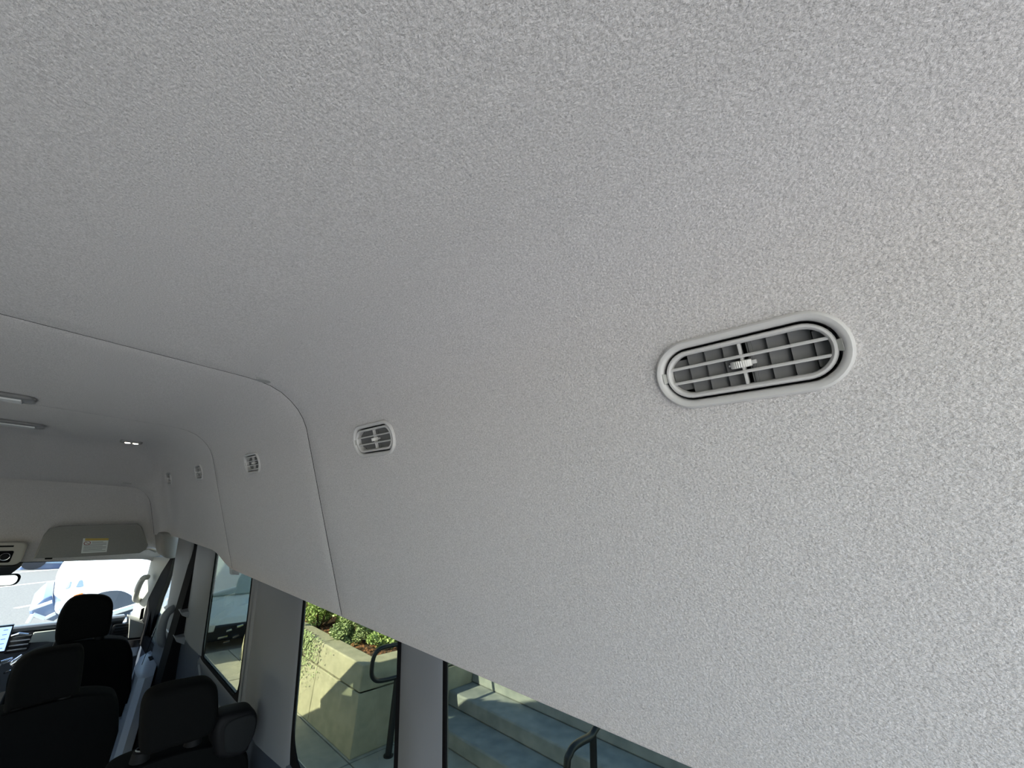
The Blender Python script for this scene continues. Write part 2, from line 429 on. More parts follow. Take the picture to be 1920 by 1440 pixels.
# ---------------------------------------------------------------- air vents
def ring_mesh(mb, o, i, prof):
    """closed ring between rounded rectangles; prof = list of (t, n) with t 0..1 from outer to inner"""
    rings = []
    for t, n in prof:
        a = o[0] + (i[0] - o[0]) * t; b = o[1] + (i[1] - o[1]) * t; r = o[2] + (i[2] - o[2]) * t
        rings.append([(p, q, n) for p, q in rrect(a, b, r, 10)])
    mb.loft(rings + [rings[0]], True, False)
def make_vent():
    root = bpy.data.objects.new('air_vent', None); COL.objects.link(root)
    L = dict(parent=root, local=True)
    mb = MB(); ring_mesh(mb, (.095, .041, .040), (.0855, .0315, .0310), [(0, 0), (0, .002), (.08, .0042), (.3, .0058), (.6, .0056), (.85, .0042), (1, .001), (1, -.02), (0, -.004)])
    mb.build('bezel', VENTP, **L)
    mb = MB(); ring_mesh(mb, (.0828, .0288, .0283), (.0770, .0228, .0223), [(0, -.006), (.02, .0), (.25, .0028), (.6, .003), (.9, .0014), (1, -.001), (1, -.012), (.5, -.012)])
    mb.build('grille_ring', VENTP, **L)
    for q in (.0087, -.0087):
        mb = MB(); mb.loft([[(p, q + .0018, -.006), (p, q + .0016, .0004), (p, q, .0014), (p, q - .0016, .0004), (p, q - .0018, -.006), (p, q, -.010)] for p in (-.0785, -.070, 0, .070, .0785)])
        mb.build('horizontal_bar', VENTP, **L)
    for k in range(8):
        p = -.0665 + .0195 * k + (.004 if k > 3 else 0); c, s = math.cos(.32), math.sin(.32)
        hw = .0098
        mb = MB(); e = .0006; hz_ = .0245 - (.006 if k in (0, 7) else 0)
        pts = [(p + c * hw, -.0115 - s * hw), (p - c * hw, -.0115 + s * hw)]
        (ax, an), (bx, bn) = pts
        mb.hexa([(ax, -hz_, an), (bx, -hz_, bn), (bx, hz_, bn), (ax, hz_, an)], [(ax + s * e, -hz_, an - e * 2), (bx + s * e, -hz_, bn - e * 2), (bx + s * e, hz_, bn - e * 2), (ax + s * e, hz_, an - e * 2)])
        mb.build('vane', VENTD, **L)
    mb = MB(); mb.box(-.0012, .0018, -.024, .024, -.009, -.0015); mb.build('centre_post', VENTP, bevel=.0006, **L)
    mb = MB(); mb.box(.008, .0115, -.024, .024, -.014, -.007); mb.build('linkage_rod', VENTD, bevel=.0006, **L)
    # ribbed thumb wheel
    mb = MB(); rings = []; n = 60
    for v_, rr in ((-.0040, .0098), (-.0034, .0108), (.0034, .0108), (.0040, .0098)):
        rings.append([((rr - (.0007 if k % 2 else 0)) * math.cos(2 * PI * k / n) - .002, v_, -.0075 + (rr - (.0007 if k % 2 else 0)) * math.sin(2 * PI * k / n)) for k in range(n)])
    mb.loft(rings); mb.build('thumb_wheel', mat('wheel_plastic', (.62, .61, .58), .35), **L)
    mb = MB(); mb.box(-.014, -.006, -.0012, .0012, -.010, -.003); mb.box(.004, .013, -.0022, .0022, -.011, -.005); mb.build('wheel_arm', VENTP, bevel=.0005, **L)
    for s in (-1, 1):
        mb = MB(); mb.hexa([(s * .0815, -.0055, .0015), (s * .0815, .0055, .0015), (s * .0862, .0065, .0045), (s * .0862, -.0065, .0045)], [(s * .0815, -.0055, -.004), (s * .0815, .0055, -.004), (s * .0862, .0065, -.004), (s * .0862, -.0065, -.004)])
        mb.build('hinge_tab', CREAM, bevel=.0006, **L)
    mb = MB(); o_ = rrect(.0845, .0305, .030, 10)
    mb.loft([[(p, q, -.004) for p, q in o_], [(p, q, -.034) for p, q in o_]], True, False); mb.add([(p, q, -.034) for p, q in o_], [tuple(range(len(o_)))])
    mb.build('duct_housing', VENTG, **L)
    return root
VL = ['large foreground oval air vent with ribbed thumb wheel in the grey roof lining',
      'air vent just right of the long curved roof lining seam, second largest in view',
      'middle air vent between the two curved seams of the roof lining',
      'small air vent just left of the farther curved seam, fourth from the camera',
      'smallest and farthest air vent, near the front of the van']
proto = make_vent()
nrm = Vector((-.9272, 0, -.3746)); u = Vector((0, -1, 0)); v = nrm.cross(u)   # v: up along the lining
if v.z < 0: u = -u; v = nrm.cross(u)
for i, (vy, vz) in enumerate(VENTS):
    o = proto if i == 0 else copy_tree(proto)
    mw = Matrix(((u.x, v.x, nrm.x, XP(vz)), (u.y, v.y, nrm.y, vy), (u.z, v.z, nrm.z, vz + CZ), (0, 0, 0, 1)))
    o.matrix_world = mw
    setp(o, VL[i], 'air vent', 'air vents along the right side lining')

# ---------------------------------------------------------------- ceiling lamps
def dome(px, py, z, halfx, halfy, label, M, name='ceiling_lamp', h=.012, right=True):
    p = atz(px, py, z); cx = p[0] - halfx if right else p[0]
    root = empty(name, (cx, p[1], z), label, 'lamp')
    mb = MB(); o_ = rrect(halfx, halfy, min(halfx, halfy) * .5, 6)
    mb.loft([[(cx + a, p[1] + b, z + .002) for a, b in o_], [(cx + a, p[1] + b, z - h * .6) for a, b in o_], [(cx + a * .95, p[1] + b * .9, z - h) for a, b in o_]])
    mb.build('housing', mat('lamp_housing', (.22, .22, .22), .4), root)
    return root, cx, p[1]
for (px, py, lb) in ((68, 751, 'nearer long flat ceiling lamp with white lens at left edge'), (85, 800, 'farther long flat ceiling lamp below the nearer one at left edge')):
    root, cx, cy = dome(px, py, .343, .13, .055, lb, None)
    mb = MB(); mb.box(cx - .11, cx + .10, cy - .04, cy + .03, .343 - .018, .343 - .011); mb.build('lens', mat('lamp_lens', (.75, .76, .76), .25), root, bevel=.003)
zl = hgt(3.26) + .001
root, cx, cy = dome(247, 827, zl, .05, .04, 'small oval reading lamp lit warm white ahead of the seams', None, right=False, h=.014)
root.name = 'reading_lamp'
for dx in (-.016, .02):
    mb = MB(); mb.tube([(cx + dx, cy - .012, zl - .010), (cx + dx, cy - .012, zl - .017)], [.014, .011], 16)
    mb.build('bulb', mat('lamp_glow', (1, .95, .85), .3, emit=(1, .9, .75), es=6), root)

# ---------------------------------------------------------------- sun visor, overhead console, mirror
def tr(pts, Y): return [aty(x, y, Y) for x, y in pts]
vo = tr([(63, 1047), (72, 1026), (82, 1003), (92, 991), (112, 986), (180, 984), (240, 982), (258, 982), (266, 988), (272, 1004), (278, 1022), (274, 1030), (262, 1037), (200, 1041), (130, 1045)], 4.29)
vis = empty('sun_visor', aty(170, 1046, 4.29), 'grey passenger sun visor folded down above the windscreen', 'sun visor')
mb = MB(); mb.slab(vo, 1, 4.278, 4.302, .011, 4); mb.build('visor_board', VISORM, vis)
st = tr([(156, 1009.5), (204, 1009), (200, 1035), (152, 1037.5)], 4.2765)
mb = MB(); mb.add(st + [(x, y + .0010, z) for x, y, z in st], [(0, 1, 2, 3), (4, 7, 6, 5), (0, 4, 5, 1), (1, 5, 6, 2), (2, 6, 7, 3), (3, 7, 4, 0)])
lab = mb.build('warning_label', mat('label_white', (.62, .65, .64), .5), vis, smooth=False); lab['label'] = 'white airbag warning label with amber header'
def patch(u0, u1, v0, v1, M, name='print_line', d=.0008, parent=lab):
    q = [lerp(lerp(st[0], st[1], uu), lerp(st[3], st[2], uu), vv) for uu, vv in ((u0, v0), (u1, v0), (u1, v1), (u0, v1))]
    mb = MB(); mb.hexa([(x, y - d, z) for x, y, z in q], [(x, y, z) for x, y, z in q])
    org = lab.location
    return mb.build(name, M, parent, smooth=False)
patch(.08, 1, 0, .16, mat('label_amber', (.45, .32, .06), .5), 'amber_header')
ink = mat('label_ink', (.22, .24, .24), .6)
for k in range(8):
    vv = .24 + .088 * k
    patch(.36 if k < 2 else .06, .94 if k % 3 else .8, vv, vv + .034, ink, 'text_line')
c0 = lerp(lerp(st[0], st[1], .18), lerp(st[3], st[2], .18), .32)
mb = MB(); mb.loft([[(c0[0] + r_ * 1.3 * math.cos(2 * PI * k / 24), c0[1] - .001, c0[2] + r_ * math.sin(2 * PI * k / 24)) for k in range(24)] for r_ in (.0135, .0105)], True, False)
mb.tube([(c0[0] - .012, c0[1] - .001, c0[2] + .008), (c0[0] + .012, c0[1] - .001, c0[2] - .008)], .0012, 6); mb.build('no_seat_symbol', mat('label_red', (.25, .05, .05), .5), lab)
mb = MB(); p0 = aty(270, 1030, 4.29); p1 = aty(293, 1032, 4.36)
mb.tube([p0, aty(280, 1028, 4.32), p1], [.009, .010, .016], 12); mb.build('visor_pivot', CREAM, vis)
mb = MB(); p = aty(93, 1045, 4.29); mb.box(p[0] - .02, p[0] + .015, 4.28, 4.31, p[2] - .012, p[2] + .004); mb.build('visor_clip', BLK, vis, bevel=.003)
# overhead console
oc = empty('overhead_console', aty(20, 1060, 4.36), 'grey overhead console with dark slot and round ringed knob', 'console')
pr = aty(44, 1040, 4.34); zt = aty(20, 1017, 4.34)[2]; zb_ = aty(20, 1060, 4.34)[2]; xl = 2 * XC - pr[0] + .03
def xz(a, b, r, cx, cz, y): return [(cx + p, y, cz + q) for p, q in rrect(a, b, r, 6)]
cx = (pr[0] + xl) / 2; cz = (zt + zb_) / 2; a = (pr[0] - xl) / 2; b = (zt - zb_) / 2
CONS = mat('console_plastic', (.42, .40, .35), .5)
mb = MB(); mb.slab(xz(a, b, .03, cx, cz, 0), 1, 4.34, 4.46, .012, 4); mb.build('console_shell', CONS, oc)
p = aty(26, 1024, 4.338); mb = MB(); mb.box(xl + .06, p[0], 4.3365, 4.345, p[2] - .005, p[2] + .004); mb.build('card_slot', BLK, oc)
p = aty(24, 1040, 4.338); p2 = aty(9, 1044, 4.336)
mb = MB(); mb.slab(xz((p[0] - xl - .08) / 2, .036, .01, (p[0] + xl + .08) / 2, p2[2], 0), 1, 4.334, 4.345, .003, 2); mb.build('switch_panel', BLK, oc)
mb = MB(); tor = [(p2[0] + .021 * math.cos(2 * PI * k / 28), 4.331, p2[2] + .021 * math.sin(2 * PI * k / 28)) for k in range(28)]
mb.tube(tor + [tor[0]], .0025, 8, False); mb.build('knob_ring', CHROME, oc)
mb = MB(); mb.tube([(p2[0], 4.334, p2[2]), (p2[0], 4.325, p2[2])], [.018, .015], 24); mb.build('knob', SEATP, oc)
mb = MB(); q = aty(40, 1064, 4.38); mb.hexa([(xl + .04, 4.36, q[2] + .01), (q[0], 4.36, q[2] + .012), (q[0] - .04, 4.40, q[2] - .05), (xl + .1, 4.40, q[2] - .05)], [(xl + .04, 4.5, q[2] + .02), (q[0], 4.5, q[2] + .02), (q[0] - .04, 4.5, q[2] - .05), (xl + .1, 4.5, q[2] - .05)])
mb.build('sensor_housing', mat('sensor_black', (.03, .032, .036), .4), oc, bevel=.006)
mr = empty('rearview_mirror', aty(10, 1098, 4.40), 'rearview mirror with black rim reflecting pale glass, below the overhead console', 'mirror')
q = aty(37, 1088, 4.40); cxm = q[0] - .13; czm = aty(10, 1088, 4.40)[2]
mb = MB(); mb.slab(xz(.13, .036, .03, cxm, czm, 0), 1, 4.40, 4.43, .008, 3); mb.build('mirror_shell', BLK, mr)
mb = MB(); mb.slab(xz(.122, .030, .026, cxm - .004, czm, 0), 1, 4.396, 4.401, 0); o = mb.build('mirror_glass', mat('mirror_silver', (.5, .55, .5), .05, metal=1), mr)
mb = MB(); mb.tube([(XC, 4.42, czm), (XC, 4.46, czm + .06)], .012, 10); mb.build('mirror_stalk', BLK, mr)

# ---------------------------------------------------------------- windscreen and front pillars
ws = empty('window_4', (XC, 4.8, -.95), kind='structure')
mb = MB(); q = [(-1.24, 5.50, -1.06), (.72, 5.50, -1.06), (.60, 4.62, -.36), (-1.12, 4.62, -.36)]
mb.hexa(q, [(x, y + .004, z + .004) for x, y, z in q]); mb.build('pane', G_CLEAR, ws)
for s in (1, -1):
    mb = MB(); P0, P1 = (.66, 4.50, -.16), (.775, 5.52, -1.04)
    mb.hexa([(P0[0] - .02, P0[1], P0[2]), (P0[0] + .05, P0[1], P0[2]), (P0[0] + .05, P0[1] - .10, P0[2] - .14), (P0[0] - .01, P0[1] - .08, P0[2] - .12)],
            [(P1[0] - .03, P1[1], P1[2]), (P1[0] + .03, P1[1], P1[2]), (P1[0] + .03, P1[1] - .12, P1[2] - .06), (P1[0] - .02, P1[1] - .10, P1[2] - .05)])
    if s < 0: mirror(mb)
    mb.build('outer_pillar', BLK, ws)
mb = MB(); mb.hexa([(-1.12, 4.49, -.44), (.60, 4.49, -.44), (.60, 4.66, -.40), (-1.12, 4.66, -.40)], [(-1.12, 4.40, -.02), (.60, 4.40, -.02), (.60, 4.52, -.16), (-1.12, 4.52, -.16)]); mb.build('windscreen_header', BLK, ws)
A1 = [aty(*p) for p in ((285, 1044, 4.50), (277, 1074, 4.60), (268, 1098, 4.70), (258, 1122, 4.80), (243, 1160, 4.92), (238, 1176, 4.96))]
A2 = [aty(*p) for p in ((321, 1044, 4.20), (302, 1074, 4.34), (290, 1098, 4.45), (278, 1122, 4.55), (268, 1160, 4.72), (264, 1182, 4.76))]
A3 = [aty(*p) for p in ((326, 1044, 4.02), (317, 1074, 4.08), (309, 1098, 4.15), (299, 1122, 4.22), (287, 1160, 4.34), (279, 1200, 4.42))]
for sd_ in (1, -1):
    mb = MB(); mb.loft([[a, lerp(a, b, .15)[:1] + (lerp(a, b, .15)[1] - .02,) + lerp(a, b, .15)[2:], lerp(a, b, .5)[:1] + (lerp(a, b, .5)[1] - .02,) + lerp(a, b, .5)[2:], b, (b[0] + .03, b[1] + .06, b[2]), (a[0] + .03, a[1] + .09, a[2])] for a, b in zip(A1, A2)])
    if sd_ < 0: mirror(mb)
    mb.build('a_pillar_trim', CREAM, ws)
    mb = MB(); mb.loft([[(b[0] + .001, b[1] + .01, b[2]), c, (c[0] + .04, c[1] + .06, c[2]), (b[0] + .05, b[1] + .08, b[2])] for b, c in zip(A2, A3)])
    if sd_ < 0: mirror(mb)
    mb.build('door_seal', BLK, ws)
# grab recess and speaker slots on the right pillar
gp = empty('pillar_grab_handle', aty(255, 1118, 4.75), 'slim pale grab handle on the front pillar beside the windscreen', 'handle')
mb = MB(); mb.tube(catmull([aty(276, 1082, 4.50), aty(268, 1085, 4.46), aty(259, 1102, 4.55), aty(254, 1122, 4.66), aty(262, 1126, 4.74)], 4, False), .021, 10)
mb.build('grip', mat('pale_grip', (.6, .6, .55), .5), gp)
mb = MB(); mb.hexa([aty(265, 1142, 4.60), aty(271, 1139, 4.60), aty(268, 1160, 4.60), aty(261, 1163, 4.60)], [aty(265, 1142, 4.63), aty(271, 1139, 4.63), aty(268, 1160, 4.63), aty(261, 1163, 4.63)])
mb.build('speaker_slot', BLK, ws)

# ---------------------------------------------------------------- front door and door pillar
dr = empty('door_1', (.71, 4.1, -1.66), kind='structure')
pillar(3.44, 3.95, -.80, -.20, TRIM, WR, 1, name='belt_pillar_trim', bulge=.02)
mb = MB(); mb.box(.662, .76, 3.29, 3.46, -1.66, -.15); mb.build('belt_slot', BLK, WR)
mb = MB(); mb.box(.71, .78, 3.9, 5.5, -1.66, -1.0); mb.build('door_panel', mat('door_navy', (.05, .06, .085), .4), dr, bevel=.01)
mb = MB(); mb.box(.69, .78, 3.42, 3.93, -1.66, -.80); mb.build('lower_panel', TRIMD, WR, bevel=.01)
# arm rest ledge with pull slot (sky reflection painted in as pale blue)
ZA = -1.0
led = [atz(x, y, ZA) for x, y in ((301, 1226), (288, 1266), (272, 1271), (259, 1272), (253, 1262), (252, 1251), (257, 1243), (262, 1232), (285, 1218))]
SKYBLUEP = mat('sky_reflection_plastic', (.46, .54, .66), .3)  # blue of the reflected sky put into the plastic's base colour
mb = MB(); mb.slab(led, 2, ZA, ZA - .66, .006, 3); ar = mb.build('armrest', SKYBLUEP, dr)
sl = [atz(x, y, ZA + .001) for x, y in ((278, 1232), (290, 1229), (288, 1236), (281, 1239))]
mb = MB(); mb.slab(sl, 2, ZA + .003, ZA - .001); mb.build('pull_slot', BLK, dr)
mb = MB(); mb.hexa([(.70, 3.95, -.98), (.72, 3.95, -.98), (.72, 5.1, -1.0), (.70, 5.1, -1.0)], [(.70, 3.95, -1.05), (.72, 3.95, -1.05), (.72, 5.1, -1.07), (.70, 5.1, -1.07)]); mb.build('door_sill_trim', BLK, dr)
mb = MB()
q = [(.735, 3.93, -1.0), (.735, 5.38, -1.02), (.69, 4.62, -.42), (.665, 3.93, -.25)]
mb.hexa(q, [(x + .004, y, z) for x, y, z in q]); mb.build('pane', G_DOOR, dr)
mb = MB(); mb.hexa([(.70, 4.42, -1.0), (.71, 5.15, -1.0), (.71, 5.12, -.96), (.685, 4.45, -.46)], [(.72, 4.42, -1.0), (.73, 5.15, -1.0), (.73, 5.12, -.96), (.705, 4.45, -.46)]); mb.build('corner_panel', BLK, dr)
dl = empty('door_2', (2 * XC - .71, 4.1, -1.66), kind='structure')
mb = MB(); mb.box(2 * XC - .78, 2 * XC - .71, 3.9, 5.5, -1.66, -1.0); mb.build('door_panel', TRIMD, dl, bevel=.01)
mb = MB(); q = [(.735, 3.93, -1.0), (.735, 5.38, -1.02), (.69, 4.62, -.42), (.665, 3.93, -.25)]; mb.hexa(q, [(x + .004, y, z) for x, y, z in q]); mirror(mb); mb.build('pane', G_CLEAR, dl)
pillar(3.29, 3.95, -1.66, -.20, TRIM, WL, -1, name='belt_pillar_trim', bulge=.01)
# door mirror outside
dm = empty('door_mirror', (.98, 4.75, -.95), 'chrome and white door mirror outside the front door glass', 'mirror')
mb = MB(); mb.slab([(x, 0, z) for x, z in [(.92 + p, -.78 + q) for p, q in rrect(.075, .14, .04, 5)]], 1, 4.7, 4.82, .03, 4); mb.build('mirror_shell', WHITE, dm)
mb = MB(); mb.slab([(x, 0, z) for x, z in [(.92 + p, -.78 + q) for p, q in rrect(.062, .125, .035, 5)]], 1, 4.694, 4.70); mb.build('mirror_glass', CHROME, dm)
mb = MB(); mb.tube([(.86, 4.76, -.86), (.78, 4.78, -.92)], .02, 8); mb.build('mirror_arm', BLK, dm)
# grab handle on the door pillar
gh = empty('grab_handle', aty(318, 1215, 3.72), 'thick grey loop grab handle on the pillar behind the front door', 'handle')
mb = MB(); mb.tube(catmull([aty(331, 1139, 3.66), aty(321, 1143, 3.60), aty(310, 1155, 3.58), aty(304, 1175, 3.58), aty(302, 1195, 3.58), aty(307, 1206, 3.60), aty(320, 1204, 3.66), aty(326, 1203, 3.68)], 4, False), [.024] * 29, 12)
mb.build('grip', TRIM, gh)
# coat hooks on the pillar
for (px, py, lb) in ((350, 1150, 'upper grey wedge shaped belt guide on the pillar beside the side window'), (340, 1199, 'lower grey wedge shaped belt guide on the pillar beside the side window')):
    c = aty(px, py, 3.22)
    bg_ = empty('belt_guide', c, lb, 'belt guide', 'belt guides on the door pillar')
    mb = MB(); x, y, z = c
    mb.hexa([(x - .028, y, z + .006), (x + .05, y, z + .014), (x + .05, y + .1, z + .02), (x - .03, y + .1, z + .01)], [(x - .02, y, z - .01), (x + .05, y, z - .045), (x + .05, y + .1, z - .045), (x - .01, y + .1, z - .01)])
    mb.build('guide_body', TRIM, bg_, bevel=.004)
# rounded end of the lining over the front door
pod = [aty(x, y, 3.98) for x, y in ((303, 1000), (330, 1000), (358, 1006), (356, 1022), (349, 1037), (338, 1044), (322, 1048), (310, 1046), (304, 1038), (302, 1020))]
mb = MB(); mb.slab(catmull(pod, 3), 1, 3.98, 4.30, .04, 5); mb.build('lining_pod', VISORM, ceiling)
p = aty(300, 1012, 4.3)

# ---------------------------------------------------------------- dashboard
db = empty('dashboard', (XC, 4.8, -1.66), 'black dashboard with pale open tray below the windscreen', 'dashboard')
zt = -.865
mb = MB(); rings = []
for x in (-1.22, .575):
    rings.append([(x, 4.60, zt - .012), (x, 4.62, zt), (x, 4.70, zt - .005), (x, 5.46, zt - .205), (x, 5.48, -1.5), (x, 4.75, -1.5), (x, 4.72, -1.2), (x, 4.66, -1.1), (x, 4.63, -.99), (x, 4.66, -.93), (x, 4.62, -.905), (x, 4.60, -.895)])
mb.loft(rings); mb.build('dash_body', DASH, db, bevel=.006)
mb = MB(); mb.box(-.3, .50, 4.612, 4.65, -.93, -.893); mb.build('shadow_gap', BLK, db)
tp = tr([(63, 1186), (110, 1181), (103, 1204), (88, 1203), (54, 1205)], 4.58)
mb = MB(); mb.slab(tp, 1, 4.575, 4.615, .006, 3); mb.build('glovebox_lid', mat('pale_dash_panel', (.42, .45, .42), .45), db)
def dash_vent(px0, py0, px1, py1, Y, M, n=4, nm='dash_vent'):
    a_ = aty(px0, py0, Y); b_ = aty(px1, py1, Y)
    x0, x1 = min(a_[0], b_[0]), max(a_[0], b_[0]); z0, z1 = min(a_[2], b_[2]), max(a_[2], b_[2])
    mb = MB(); mb.slab([((x0 + x1) / 2 + p, 0, (z0 + z1) / 2 + q) for p, q in rrect((x1 - x0) / 2, (z1 - z0) / 2, .015, 4)], 1, Y + .01, Y + .06, .004, 2)
    fr_ = mb.build(nm, DASHB, db)
    for k in range(n):
        z = z0 + (z1 - z0) * (k + .7) / (n + .4)
        mb = MB(); mb.hexa([(x0 + .012, Y, z), (x1 - .012, Y, z), (x1 - .012, Y, z + .008), (x0 + .012, Y, z + .008)], [(x0 + .012, Y + .02, z - .006), (x1 - .012, Y + .02, z - .006), (x1 - .012, Y + .02, z + .002), (x0 + .012, Y + .02, z + .002)])
        mb.build('slat', M, db)
SLV = mat('silver_slat', (.55, .56, .56), .25, metal=.8)
dash_vent(20, 1190, 52, 1222, 4.57, SLV, 4); dash_vent(213, 1172, 237, 1198, 4.57, SEATP, 5)
mb = MB(); mb.tube([aty(22, 1193, 4.56), aty(35, 1189, 4.55), aty(53, 1189, 4.56)], [.008, .012, .006], 10); mb.build('chrome_strip', CHROME, db)
wd = tr([(243, 1160), (270, 1169), (266, 1194), (240, 1196)], 4.56)
mb = MB(); mb.slab(wd, 1, 4.55, 4.75, .004, 2); mb.build('pillar_base_cover', CREAM, db)
cxh = aty(258, 1196, 4.58)
mb = MB(); mb.tube([(cxh[0], 4.60, cxh[2] + .0), (cxh[0], 4.60, cxh[2] - .05)], [.085, .08], 24); mb.build('cup_holder', DASHB, db)
mb = MB(); mb.slab(tr([(238, 1201), (290, 1196), (284, 1222), (244, 1230)], 4.6), 1, 4.56, 4.8, .02, 4); mb.build('dash_end_panel', SKYBLUEP, db)
# console gear shelf with glint
for k, (a0, a1) in enumerate((((0, 1247), (18, 1240)), ((8, 1262), (32, 1252)), ((0, 1241), (22, 1234)))):
    mb = MB(); mb.tube([aty(*a0, 4.3), aty(*a1, 4.35)], .006, 8); mb.build('console_trim', CHROME, db)
sp = aty(33, 1238, 4.35)
mb = MB(); mb.tube([(sp[0] - .02, 4.35, sp[2] - .02), (sp[0] + .02, 4.35, sp[2] + .02)], [.02, .02], 16); mb.build('shift_knob', CHROME, db)
# touch screen
tsn = empty('touch_screen', aty(0, 1225, 4.50), 'tablet style dashboard screen glowing pale blue at left edge', 'screen')
sc_ = tr([(-60, 1181), (27, 1171), (23, 1190), (10, 1224), (-75, 1236)], 4.50); sc_ = [sc_[0], sc_[1], sc_[3], sc_[4]]
mb = MB(); mb.slab(sc_, 1, 4.50, 4.53, .003, 2); mb.build('screen_bezel', DASHB, tsn)
si = tr([(-60, 1184), (23, 1174.5), (8, 1220), (-74, 1232)], 4.497)
mb = MB(); mb.slab(si, 1, 4.4965, 4.50); mb.build('display', mat('screen_glow', (.1, .15, .3), .3, emit=(.36, .55, 1.0), es=.9), tsn)
for k in range(5):
    a0 = lerp(lerp(si[0], si[1], .82), lerp(si[3], si[2], .82), .13 + .19 * k); a1 = lerp(lerp(si[0], si[1], .93), lerp(si[3], si[2], .93), .12 + .19 * k)
    mb = MB(); mb.tube([(a0[0], 4.4962, a0[2]), (a1[0], 4.4962, a1[2])], .0025, 6); mb.build('screen_text', mat('screen_ink', (.03, .05, .15), .4, emit=(.1, .16, .45), es=.7), tsn)

# ---------------------------------------------------------------- seats
def seat(name, label, hr, bk, Y, cat='seat', guides=(), tower=None, group=None):
    """hr, bk: outlines in the photo's frame of head rest and back, standing at distance Y"""
    H = tr(hr, Y); B = tr(bk, Y + .02)
    cxs = sum(p[0] for p in B) / len(B)
    root = empty(name, (cxs, Y, -1.66), label, 'seat', group)
    mb = MB(); mb.slab(catmull(H, 3), 1, Y - .035, Y + .075, .032, 5); h_ = mb.build('head_rest', SEATM, root)
    # back: closes down to the cushion
    x0, x1 = min(p[0] for p in B), max(p[0] for p in B)
    top = catmull(B, 3, False)
    Bz = [(x0, Y, -1.15)] + top + [(x1, Y, -1.15)]
    mb = MB(); mb.slab(Bz, 1, Y - .01, Y + .12, .03, 5); br_ = mb.build('backrest', SEATM, root)
    ins = [(cxs + (x - cxs) * .86, y - .022, z - .035) for x, y, z in top]
    mb = MB(); mb.tube(ins, .004, 6); mb.build('piping', PIPE, br_)
    mb = MB(); mb.slab([(x0 - .0, 0, -1.22), (x1, 0, -1.22), (x1, 0, -1.10), (x0, 0, -1.10)], 1, Y + .02, Y + .52, .04, 4); mb.build('seat_cushion', SEATM, root)
    for dx in (.06, -.06):
        for dy in (.08, .42):
            xx = (x0 if dx > 0 else x1) + dx
            mb = MB(); mb.box(xx - .02, xx + .02, Y + dy - .02, Y + dy + .02, -1.66, -1.21); mb.build('leg', SEATP, root)
    for g in guides:
        c = aty(g[0], g[1], Y - .03)
        mb = MB(); mb.tube([(c[0], c[1] + .045, c[2] - .02), (c[0], c[1] + .045, c[2] + .004), (c[0], c[1] + .045, c[2] + .01)], [.024, .022, .012], 14); pg_ = mb.build('post_guide', SEATP, root)
        mb = MB(); mb.tube([(c[0], c[1] + .045, c[2] - .03), (c[0], c[1] + .045, c[2] + .07)], .007, 10); mb.build('head_rest_post', CHROME, root)
        mb = MB(); rr_ = [(c[0] + .015 * math.cos(2 * PI * k / 16), c[1] + .045 + .015 * math.sin(2 * PI * k / 16), c[2] + .009) for k in range(16)]
        mb.tube(rr_ + [rr_[0]], .0022, 6, False); mb.build('guide_ring', mat('guide_ring_metal', (.35, .35, .35), .3, metal=.7), pg_)
    return root
seat('front_seat', 'black front passenger seat with tall rounded head rest before the dashboard',
     [(103, 1193), (106, 1170), (114, 1147), (126, 1129), (142, 1119), (165, 1115.5), (190, 1116), (204, 1120), (211, 1128), (212, 1142), (209, 1165), (205, 1183), (199, 1191), (175, 1195), (140, 1201), (112, 1208), (105, 1205)],
     [(10, 1300), (14, 1272), (30, 1245), (62, 1224), (105, 1209), (150, 1200), (190, 1196), (225, 1197), (238, 1201), (246, 1216), (249, 1236), (245, 1300)], 3.55, guides=((112, 1207), (188, 1194)))
seat('bench_seat', 'black passenger seat at the lower left corner behind the front seat',
     [(8, 1335), (8, 1322), (13, 1290), (22, 1260), (34, 1241), (60, 1226), (100, 1217), (145, 1211), (154, 1214), (158, 1224), (156, 1250), (151, 1285), (146, 1300), (120, 1306), (60, 1322), (30, 1328)],
     [(-120, 1440), (-110, 1392), (-80, 1362), (-30, 1345), (0, 1337), (40, 1326), (90, 1313), (135, 1303), (175, 1298), (205, 1299), (218, 1305), (223, 1325), (222, 1370)], 2.5, guides=((30, 1324), (122, 1303)), group='dark passenger seats behind the front row')
s3 = seat('bench_seat', 'black window seat with belt tower below the grey window pillar',
     [(262, 1400), (265, 1345), (268, 1325), (276, 1307), (290, 1296), (320, 1286), (355, 1279), (385, 1274), (398, 1277), (406, 1287), (408, 1306), (408, 1340), (403, 1360), (390, 1374), (360, 1387), (320, 1398), (285, 1410), (266, 1412)],
     [(190, 1520), (196, 1470), (215, 1448), (255, 1430), (300, 1414), (350, 1400), (400, 1391), (440, 1391), (458, 1405), (464, 1425), (462, 1500)], 1.78, guides=((269, 1423), (370, 1391)), group='dark passenger seats behind the front row')
T = tr([(402, 1400), (402, 1375), (407, 1358), (418, 1345), (435, 1338), (458, 1333), (474, 1331), (482, 1337), (485, 1350), (481, 1375), (470, 1400), (461, 1415), (430, 1425), (408, 1422)], 1.74)
mb = MB(); mb.slab(catmull(T, 3), 1, 1.74, 1.84, .022, 5); mb.build('belt_tower', SEATP, s3)
T2 = tr([(421, 1368), (430, 1355), (450, 1345), (474, 1340), (481, 1350), (477, 1375), (466, 1398), (455, 1410), (425, 1412), (420, 1395)], 1.735)
mb = MB(); mb.slab(catmull(T2, 2), 1, 1.733, 1.75, .006, 3); mb.build('tower_cover', mat('tower_cover_plastic', (.012, .013, .014), .8, spec=.15), s3)
# driver's and left hand seats that the frame only brushes
for Y, xo in ((3.55, -.86), (2.5, -.62), (1.78, -.62)):
    pass
